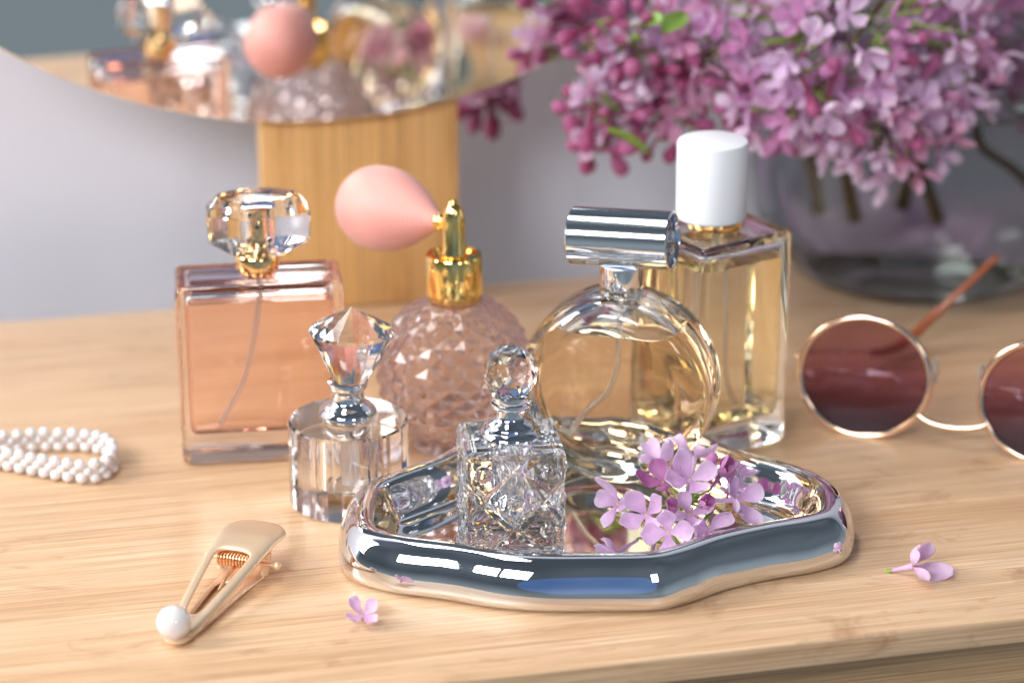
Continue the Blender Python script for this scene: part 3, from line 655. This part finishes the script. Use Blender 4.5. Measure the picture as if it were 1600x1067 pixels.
# ---------------------------------------------------------------- sunglasses, upside down
gl = at(1346, 676); gr = at(1628, 718)
rz = math.atan2(gr.y-gl.y, gr.x-gl.x)
SG = thing('sunglasses', 'round rose-gold sunglasses with brown gradient lenses standing upside down', 'sunglasses', ((gl+gr)/2).to_tuple(), rz)
HS = (gr-gl).length/2; RL = 0.0262
lean = R(-8)
for s_ in (-1, 1):
    ctr = (s_*HS, 0.0, RL*0.985)
    fr_ = bmesh.new(); tube([(RL*math.cos(2*PI*i/72), 0, RL*0.985*math.sin(2*PI*i/72)) for i in range(72)], 0.00155, 10, fr_, closed=True)
    f = obj('rim', fr_, M['rose_gold'], SG, 180, loc=ctr, rot=(lean, 0, -s_*R(3))); f.scale = (1.07, 1, 1)
    ln = bmesh.new(); n_ = 48
    rl = []
    for k in range(9):
        q = k/8; rl.append((RL*0.985*q, -0.0018*(1-q*q)))
    lz = lathe([(r, z) for r, z in rl]+[(RL*0.985, 0.0012)]+[(r, z+0.0014) for r, z in rl[::-1][1:]], n_); lz.transform(Matrix.Rotation(-PI/2, 4, 'X')); 
    for v in lz.verts: v.co.y = v.co.y
    lo = obj('lens', lz, M['lens'], SG, 60, loc=ctr, rot=(lean, 0, -s_*R(3))); lo.scale = (1.07, 1, 1)
    # temple: from the outer side back, then the curved tip rising
    hx_ = s_*(HS+RL*1.06); pts = [(hx_, 0.0015, 0.030), (hx_+s_*0.0035, 0.006, 0.0295), (hx_-s_*0.002, 0.030, 0.0225), (hx_-s_*0.012, 0.065, 0.0115), (hx_-s_*0.018, 0.085, 0.0055)]
    obj('temple', tube(spline(pts, 30), 0.0010, 8), M['rose_gold'], SG, 180)
    pts = [(hx_-s_*0.0135, 0.070, 0.0095), (hx_-s_*0.018, 0.085, 0.0058), (hx_-s_*0.024, 0.097, 0.0075), (hx_-s_*0.036, 0.112, 0.0195), (hx_-s_*0.057, 0.130, 0.0425)]
    obj('temple_tip', tube(spline(pts, 30), [0.0016+0.0010*math.sin(PI*min(1, k/26)) for k in range(31)], 10), M['temple_tip'], SG, 180)
    pd = sphere(0.0035, u=16, v=12); pd.transform(Matrix.Diagonal((0.4, 1, 1.7, 1)))
    po = obj('nose_pad', pd, M['silicone'], SG, 180, loc=(s_*(HS-RL-0.0030), 0.0062, RL*1.18))
    obj('pad_arm', tube(spline([(s_*(HS-RL+0.001), 0.001, RL*0.90), (s_*(HS-RL-0.001), 0.005, RL*0.95), (s_*(HS-RL-0.0025), 0.006, RL*1.15)], 10), 0.0005, 6), M['rose_gold'], SG, 180)
bx = HS-RL
obj('bridge', tube(spline([(-bx-0.0028, -0.0005, RL*0.50), (-bx+0.003, -0.002, RL*0.40), (0, -0.0026, RL*0.36), (bx-0.003, -0.002, RL*0.40), (bx+0.0028, -0.0005, RL*0.50)], 24), 0.0013, 10), M['rose_gold'], SG, 180)

# ---------------------------------------------------------------- florets
def petal(bm, L, W, ang, lift, cup, curl, rnd, bend=0.0, r0=0.0009):
    nu, nv = 8, 4; sh = bm.verts.layers.float.get('shade') or bm.verts.layers.float.new('shade'); g = []
    for i in range(nu+1):
        s = i/nu; row = []
        ww = W*(0.24+0.76*(0.5-0.5*math.cos(PI*min(1, s/0.62)))) if s < 0.62 else W*max(0.16, math.sqrt(max(0, 1-((s-0.62)/0.39)**2)))
        zc = math.sin(lift)*s*L+curl*L*max(0, s-0.5)**2*4-bend*L*s*s
        rc_ = r0+math.cos(lift)*s*L*(1-0.10*s*curl)
        for j in range(nv+1):
            t = -1+2*j/nv; z = zc+cup*ww*t*t*(0.4+0.9*s)+rnd.uniform(-1, 1)*L*0.01
            y = t*ww*(1-0.18*abs(t)*cup); x = rc_-0.10*L*t*t*s*s
            ca_, sa_ = math.cos(ang), math.sin(ang)
            v = bm.verts.new((x*ca_-y*sa_, x*sa_+y*ca_, z)); v[sh] = min(1, max(0, 0.10+0.55*s+0.30*t*t*s+(0.25 if s > 0.93 else 0))); row.append(v)
        g.append(row)
    for i in range(nu):
        for j in range(nv): bm.faces.new((g[i][j], g[i+1][j], g[i+1][j+1], g[i][j+1]))
def tube_bm(bm, L, r0, r1):
    sh = bm.verts.layers.float.get('shade') or bm.verts.layers.float.new('shade'); rings = []
    for k in range(5):
        f = k/4; r = r0+(r1-r0)*f**2
        ring = []
        for i in range(8):
            a = 2*PI*i/8; v = bm.verts.new((r*math.cos(a), r*math.sin(a), -L*(1-f))); v[sh] = 0.15+0.35*f; ring.append(v)
        rings.append(ring)
    for a, b in zip(rings, rings[1:]):
        for i in range(8): bm.faces.new((a[i], a[(i+1) % 8], b[(i+1) % 8], b[i]))
    bm.faces.new(rings[0][::-1]); bm.faces.new(rings[-1])
def floret_mesh(seed, mat, scale=1.0, openness=1.0):
    rnd = random.Random(seed); bm = bmesh.new(); bm.verts.layers.float.new('shade')
    tube_bm(bm, 0.0095*scale, 0.0006*scale, 0.00115*scale)
    for k in range(4):
        petal(bm, 0.0098*scale*rnd.uniform(.88, 1.1), 0.0039*scale*rnd.uniform(.85, 1.12), PI/2*k+rnd.uniform(-.25, .25), R(rnd.uniform(-5, 32)+(1-openness)*60), rnd.uniform(.3, .8), rnd.uniform(.15, .8), rnd, rnd.uniform(0, .25), 0.0006*scale)
    bm.normal_update()
    return mesh_from(bm, 'floret', mat, 180)
def bud_mesh(seed, mat, scale=1.0):
    rnd = random.Random(seed); bm = bmesh.new(); sh = bm.verts.layers.float.new('shade')
    prof = [(0.0004, -0.009), (0.0007, -0.005), (0.0009, -0.001), (0.0020, 0.001), (0.0027, 0.003), (0.0025, 0.0048), (0.0014, 0.0060), (0, 0.0064)]; rings = []
    for r, z in prof:
        ring = []
        m_ = 1 if r == 0 else 12
        for i in range(m_):
            a = 2*PI*i/12; k = r*(1-0.16*abs(math.cos(2*a))*(z > 0)); v = bm.verts.new((k*math.cos(a)*scale, k*math.sin(a)*scale, z*scale)); v[sh] = min(1, max(0, 0.1+z*110)); ring.append(v)
        rings.append(ring)
    for a, b in zip(rings, rings[1:]):
        for i in range(12):
            if len(b) == 1: bm.faces.new((a[i], a[(i+1) % 12], b[0]))
            else: bm.faces.new((a[i], a[(i+1) % 12], b[(i+1) % 12], b[i]))
    bm.faces.new(rings[0][::-1])
    return mesh_from(bm, 'bud', mat, 180)
def petal_mesh(seed, mat, scale=1.0, lift=(5, 28), curl=(.2, 1.0)):
    rnd = random.Random(seed); bm = bmesh.new(); bm.verts.layers.float.new('shade')
    petal(bm, 0.0090*scale*rnd.uniform(.9, 1.08), 0.0040*scale*rnd.uniform(.9, 1.08), 0, R(rnd.uniform(*lift)), rnd.uniform(.5, 1.0), rnd.uniform(*curl), rnd, rnd.uniform(0, .35), 0.0006*scale)
    return mesh_from(bm, 'petal', mat, 180)
def tube_mesh(mat, scale=1.0, L=0.0095):
    bm = bmesh.new(); bm.verts.layers.float.new('shade'); tube_bm(bm, L*scale, 0.0006*scale, 0.00115*scale); return mesh_from(bm, 'corolla_tube', mat, 60)
anth = mesh_from(sphere(0.00045, u=8, v=6), 'anther', M['anther'], 180)
def hero_floret(parent, pos, face, spin, mat, scale, seed, lift=(5, 28), name='floret', angs=None, tl=0.0095):
    q = Vector(face).normalized().to_track_quat('Z', 'Y') @ Quaternion((0, 0, 1), spin)
    t = link(name, tube_mesh(mat, scale, tl), parent, pos, q)
    rnd = random.Random(seed*13+1)
    for k in range(4):
        p = link('petal', petal_mesh(seed*7+k, mat, scale, lift), t)
        p.rotation_euler = (0, 0, PI/2*k+rnd.uniform(-.2, .2) if angs is None else angs[k])
        m = p.modifiers.new('solid', 'SOLIDIFY'); m.thickness = 0.0002; m.offset = 0
        m = p.modifiers.new('sub', 'SUBSURF'); m.levels = 1; m.render_levels = 1
    link('anther', anth, t, (0.0001, 0, 0.0003))
    return t

# sprig lying on the tray
sc_ = at(1062, 812, ZT); 
SP = thing('lilac_sprig', 'small cluster of pale lilac blossoms lying on the silver tray', 'flower', (sc_.x, sc_.y, ZT))
def loc_sp(px, py, z): return at(px, py, z)-Vector((sc_.x, sc_.y, ZT))
core = loc_sp(1072, 785, ZT+0.010)
CF = (0, -0.75, 0.65)
for k, (px, py, z, face, spin, mat, s_) in enumerate([
    (965, 795, .012, (-0.75, -0.35, 0.35), 0.3, 'petal_hero', 1.0), (1010, 812, .013, (-0.35, -0.8, 0.6), 0.9, 'petal_hero', 1.12),
    (1044, 840, .012, (-0.05, -0.9, 0.35), 0.2, 'petal_hero', 1.12), (1036, 762, .020, (-0.25, -0.6, 0.8), 0.6, 'petal_deep', 1.0),
    (1078, 758, .024, (0.05, -0.7, 0.85), 0.3, 'petal_hero', 1.15), (1100, 795, .020, (0.15, -0.85, 0.5), 0.5, 'petal_deep', 0.72),
    (1150, 788, .014, (0.70, -0.55, 0.3), 0.2, 'petal_hero', 1.15), (1032, 728, .022, (-0.35, 0.1, 0.95), 0.8, 'petal_hero', 1.05),
    (1085, 722, .020, (0.15, 0.6, 0.8), 0.4, 'petal_hero', 1.05), (1052, 805, .018, (-0.1, -0.75, 0.75), 0.1, 'petal_deep', 0.62),
    (1108, 838, .010, (0.35, -0.75, 0.2), 0.9, 'petal_hero', 1.1), (1078, 812, .012, (0.1, -0.6, 0.9), 0.4, 'petal_hero', 1.0), (1125, 752, .024, (0.35, -0.5, 0.8), 0.7, 'petal_deep', 0.85)]):
    p = loc_sp(px, py-8, ZT+z-0.001)
    hero_floret(SP, p, face, spin, M[mat], s_*1.08, 20+k, (55, 75) if s_ < 0.9 else (5, 28))
    fdir = Vector(face).normalized(); bse = p-fdir*0.0095*s_
    obj('stalk', tube(spline([bse+fdir*0.0006, bse-fdir*0.002, core.lerp(bse, 0.35), core], 10), 0.0005, 6), M['stem_green'], SP, 180)
obj('stem', tube(spline([core, core+Vector((0.004, 0.008, -0.003)), core+Vector((0.012, 0.016, -0.009))], 10), 0.0009, 8), M['stem_green'], SP, 180)
for k in range(9):
    a = k*0.7+0.4; q = core+Vector((0.004*math.cos(a)+0.001, -0.003, 0.0045+0.003*math.sin(a)))
    obj('calyx', tube([core+Vector((0, 0, .001)), core.lerp(q, 0.7), q], [0.0005, 0.0011, 0.0004], 6), M['stem_green'], SP, 180)
for k, (px, py, z) in enumerate(((1112, 728, .027), (1140, 748, .023))):
    link('bud', bud_mesh(k, M['petal_deep'], 0.9), SP, loc_sp(px, py, ZT+z), Vector((0.1, 0.05, 1)).to_track_quat('Z', 'Y'))

# loose florets on the wood
q = at(566, 958, 0.0045)
t = hero_floret(None, (q.x, q.y, 0.0038), (0.05, -0.45, 0.9), 0.65, M['petal_hero'], 0.82, 61, (8, 25), 'lilac_blossom', tl=0.0035)
tag(t, 'single pale lilac blossom lying face up on the wood left of the tray', 'flower', 'loose lilac blossoms')
q0, q1 = at(1385, 877, 0.0022), at(1427, 884, 0.0045)
t = hero_floret(None, q1, (0.80, -0.35, 0.38), 0.65, M['petal_hero'], 1.18, 71, (12, 35), 'lilac_blossom')
tag(t, 'single lilac blossom lying on its side, tube pointing left, right of the tray', 'flower', 'loose lilac blossoms')
obj('calyx', tube([(0, 0, -0.0118), (0, 0, -0.0105), (0, 0, -0.0088)], [0.0004, 0.0010, 0.0009], 7), M['stem_green'], t, 60)

# ---------------------------------------------------------------- vase
vc_ = at(1425, 417); VR = 0.084
VA = thing('glass_vase', 'large smoky grey glass vase of water at the back right of the table', 'vase', (vc_.x, vc_.y, 0.0004))
outp = spline([(0.0, 0, 0.0), (0.050, 0, 0.0), (0.066, 0, 0.006), (0.079, 0, 0.025), (VR, 0, 0.055), (0.080, 0, 0.090), (0.070, 0, 0.120), (0.066, 0, 0.145)], 40)
inp = spline([(0.0, 0, 0.009), (0.045, 0, 0.009), (0.060, 0, 0.013), (0.0745, 0, 0.029), (VR-0.004, 0, 0.056), (0.0762, 0, 0.089), (0.0665, 0, 0.119), (0.0625, 0, 0.145)], 40)
ob = lathe([(max(0, p.x), p.z) for p in outp]+[(max(0, p.x), p.z) for p in inp if p.z > 0.112][::-1] if False else [(max(0, p.x), max(0, p.z)) for p in outp]+[(0.0642, 0.1462), (0.0625, 0.145)], 96)
LV = 0.095
air = lathe([(max(0, p.x), p.z) for p in inp], 96)
for f in air.faces: pass
air2 = air.copy()
bmesh.ops.bisect_plane(air, geom=air.verts[:]+air.edges[:]+air.faces[:], plane_co=(0, 0, LV), plane_no=(0, 0, 1), clear_inner=True)
# make the open wall face inwards
for f in air.faces:
    c_ = f.calc_center_median()
    if f.normal.x*c_.x+f.normal.y*c_.y > 0: f.normal_flip()
for f in ob.faces:
    c_ = f.calc_center_median(); 
    if c_.z > 0.1455: 
        if f.normal.z < 0: f.normal_flip()
    elif f.normal.x*c_.x+f.normal.y*c_.y+f.normal.z*(c_.z-0.05) < 0: f.normal_flip()
join(ob, air); obj('body', ob, M['vase_glass'], VA, 180)
bmesh.ops.bisect_plane(air2, geom=air2.verts[:]+air2.edges[:]+air2.faces[:], plane_co=(0, 0, LV), plane_no=(0, 0, 1), clear_outer=True)
for f in air2.faces:
    c_ = f.calc_center_median()
    if f.normal.x*c_.x+f.normal.y*c_.y+f.normal.z*(c_.z-0.05) < 0: f.normal_flip()
rim = [e for e in air2.edges if e.is_boundary]; old = set(air2.faces); bmesh.ops.holes_fill(air2, edges=rim, sides=0)
for f in air2.faces:
    f.material_index = 0 if f in old else 1
    if f not in old:
        f.normal_update()
        if f.normal.z < 0: f.normal_flip()
obj('water', air2, [M['water_i'], M['water_t']], VA, 40)

# ---------------------------------------------------------------- lilac branches
FM = {k: [floret_mesh(100+i*3+n_*31, M[k], 1.0, 0.75+0.25*(i % 2)) for i in range(5)] for n_, k in enumerate(('petal_mid', 'petal_rose', 'petal_deep'))}
BM_ = [bud_mesh(i, M['bud'], 1.10+0.14*i) for i in range(3)]
def leaf_mesh(seed):
    rnd = random.Random(seed); bm = bmesh.new(); g = []
    for i in range(9):
        s = i/8; row = []
        for j in range(5):
            t_ = -1+j/2; ww = 0.0052*math.sin(PI*(s*0.96+0.02))**0.8; row.append(bm.verts.new((t_*ww, s*0.022, -0.004*s*s+0.0018*abs(t_)+rnd.uniform(-.0002, .0002))))
        g.append(row)
    for i in range(8):
        for j in range(4): bm.faces.new((g[i][j], g[i+1][j], g[i+1][j+1], g[i][j+1]))
    return mesh_from(bm, 'leaf', M['leaf'], 180)
LM = [leaf_mesh(i) for i in range(3)]
def branch(label, blobs, stem_px, nleaf=0, seed=0):
    """blobs: (px, py, y, rx, ry, rz, n_florets, n_buds, kind, tilt)"""
    rnd = random.Random(seed)
    ctrs = [atY(b[0], b[1], b[2]) for b in blobs]
    base = stem_px[0]
    br = thing('lilac_branch', label, 'lilac', base)
    axis = [Vector(p)-base for p in stem_px]
    obj('stem', tube(spline(axis, 24), [0.0026-0.0012*k/24 for k in range(25)], 8), M['stem_brown'], br, 180)
    for b, c in zip(blobs, ctrs):
        px, py, yy, rx, ry, rz_, nf, nb, kinds = b; c = c-base
        tot_ = nf+nb
        stalks = bmesh.new()
        for i in range(tot_):
            th = math.acos(1-2*(i+0.5)/tot_); ph = i*2.399963+seed
            d = Vector((math.sin(th)*math.cos(ph), math.sin(th)*math.sin(ph), math.cos(th)))
            layer = 1.0 if rnd.random() < 0.72 else rnd.uniform(0.55, 0.8)
            k = layer*rnd.uniform(0.86, 1.10)
            p = c+Vector((d.x*rx*k, d.y*ry*k, d.z*rz_*k))
            nd = (Vector((d.x/rx, d.y/ry, d.z/rz_)).normalized()*0.8+Vector((rnd.uniform(-.6, .6), rnd.uniform(-.6, .6), rnd.uniform(-.5, .5)))).normalized()
            q = nd.to_track_quat('Z', 'Y') @ Quaternion((0, 0, 1), rnd.uniform(0, 6.28))
            isbud = (i*7919) % tot_ < nb
            if isbud: o = link('bud', rnd.choice(BM_), br, p+nd*0.003, q); s = rnd.uniform(0.85, 1.35)
            else: o = link('floret', rnd.choice(FM[rnd.choice(kinds)]), br, p, q); s = rnd.uniform(0.85, 1.12)
            o.scale = (s, s, s)
            b0 = p-nd*0.0088*s; inn_ = c+(p-c)*0.45
            join(stalks, tube([inn_, inn_.lerp(b0, 0.6), b0], [0.0008, 0.0006, 0.0005], 5))
        tag(obj('stalks', stalks, M['stem_green'], br, 180), None, None, None, 'stuff')
    for k in range(nleaf[0] if nleaf else 0):
        px, py, yy = nleaf[1][k]; o = link('leaf', LM[k % 3], br, atY(px, py, yy)-base, (rnd.uniform(-0.5, 0.8), rnd.uniform(-.7, .7), rnd.uniform(0, 6.28)))
    return br
def VP(x, y, z): return Vector((vc_.x+x, vc_.y+y, z))
branch('full lilac branch with a dense mauve cluster hanging over the front of the vase',
       [(1330, 45, 0.250, 0.064, 0.045, 0.056, 118, 16, ('petal_mid', 'petal_mid', 'petal_mid', 'petal_deep')), (1245, 150, 0.235, 0.036, 0.030, 0.020, 36, 5, ('petal_mid', 'petal_deep')), (1395, 190, 0.240, 0.030, 0.026, 0.026, 34, 5, ('petal_mid', 'petal_rose')), (1470, 105, 0.262, 0.026, 0.030, 0.030, 30, 0, ('petal_mid', 'petal_rose'))],
       [VP(0.01, 0.01, 0.03), VP(-0.012, 0.0, 0.10), VP(-0.02, -0.03, 0.15), atY(1330, 70, 0.250)], None, 1)
branch('lilac branch with loose florets and pink buds reaching left toward the mirror',
       [(1100, 70, 0.255, 0.026, 0.022, 0.028, 24, 12, ('petal_mid', 'petal_rose')), (1010, 90, 0.250, 0.018, 0.016, 0.017, 9, 22, ('petal_mid', 'petal_deep', 'petal_deep')), (934, 60, 0.250, 0.010, 0.010, 0.016, 0, 9, ('petal_rose',)), (945, 165, 0.245, 0.014, 0.013, 0.016, 6, 16, ('petal_rose', 'petal_mid')), (1040, 175, 0.252, 0.019, 0.016, 0.015, 10, 10, ('petal_rose',)), (935, 228, 0.242, 0.012, 0.008, 0.006, 2, 7, ('petal_mid',))],
       [VP(-0.02, 0.01, 0.03), VP(-0.04, 0.0, 0.10), VP(-0.06, -0.02, 0.15), atY(1100, 90, 0.255), atY(985, 100, 0.250)],
       (5, [(1010, 45, 0.228), (1040, 38, 0.228), (948, 205, 0.224), (1070, 25, 0.228), (1000, 62, 0.23)]), 2)
branch('shaded lilac branch at the far right of the vase, deep rosy purple',
       [(1575, 20, 0.33, 0.036, 0.030, 0.042, 56, 8, ('petal_rose', 'petal_deep')), (1610, 125, 0.33, 0.022, 0.025, 0.024, 24, 6, ('petal_rose',))],
       [atY(1650, 440, 0.345), atY(1600, 350, 0.345), atY(1545, 262, 0.34), atY(1500, 200, 0.335), atY(1560, 60, 0.33)], None, 3)
branch('dark maroon lilac cluster half hidden behind the lower right of the mirror',
       [(766, 150, 0.37, 0.010, 0.010, 0.010, 8, 12, ('petal_deep', 'petal_rose'))],
       [VP(-0.03, 0.02, 0.03), VP(-0.06, 0.03, 0.13), atY(1000, 60, 0.37), atY(860, 90, 0.37), atY(780, 140, 0.37)], None, 4)
branch('pale pink lilac cluster drooping behind the vase, far out of focus',
       [(1530, 290, 0.445, 0.030, 0.016, 0.008, 20, 0, ('petal_mid',)), (1310, 285, 0.445, 0.014, 0.010, 0.010, 8, 0, ('petal_mid',))],
       [VP(0.0, 0.03, 0.03), VP(0.02, 0.06, 0.12), VP(0.02, 0.09, 0.16), atY(1530, 280, 0.44)], None, 5)
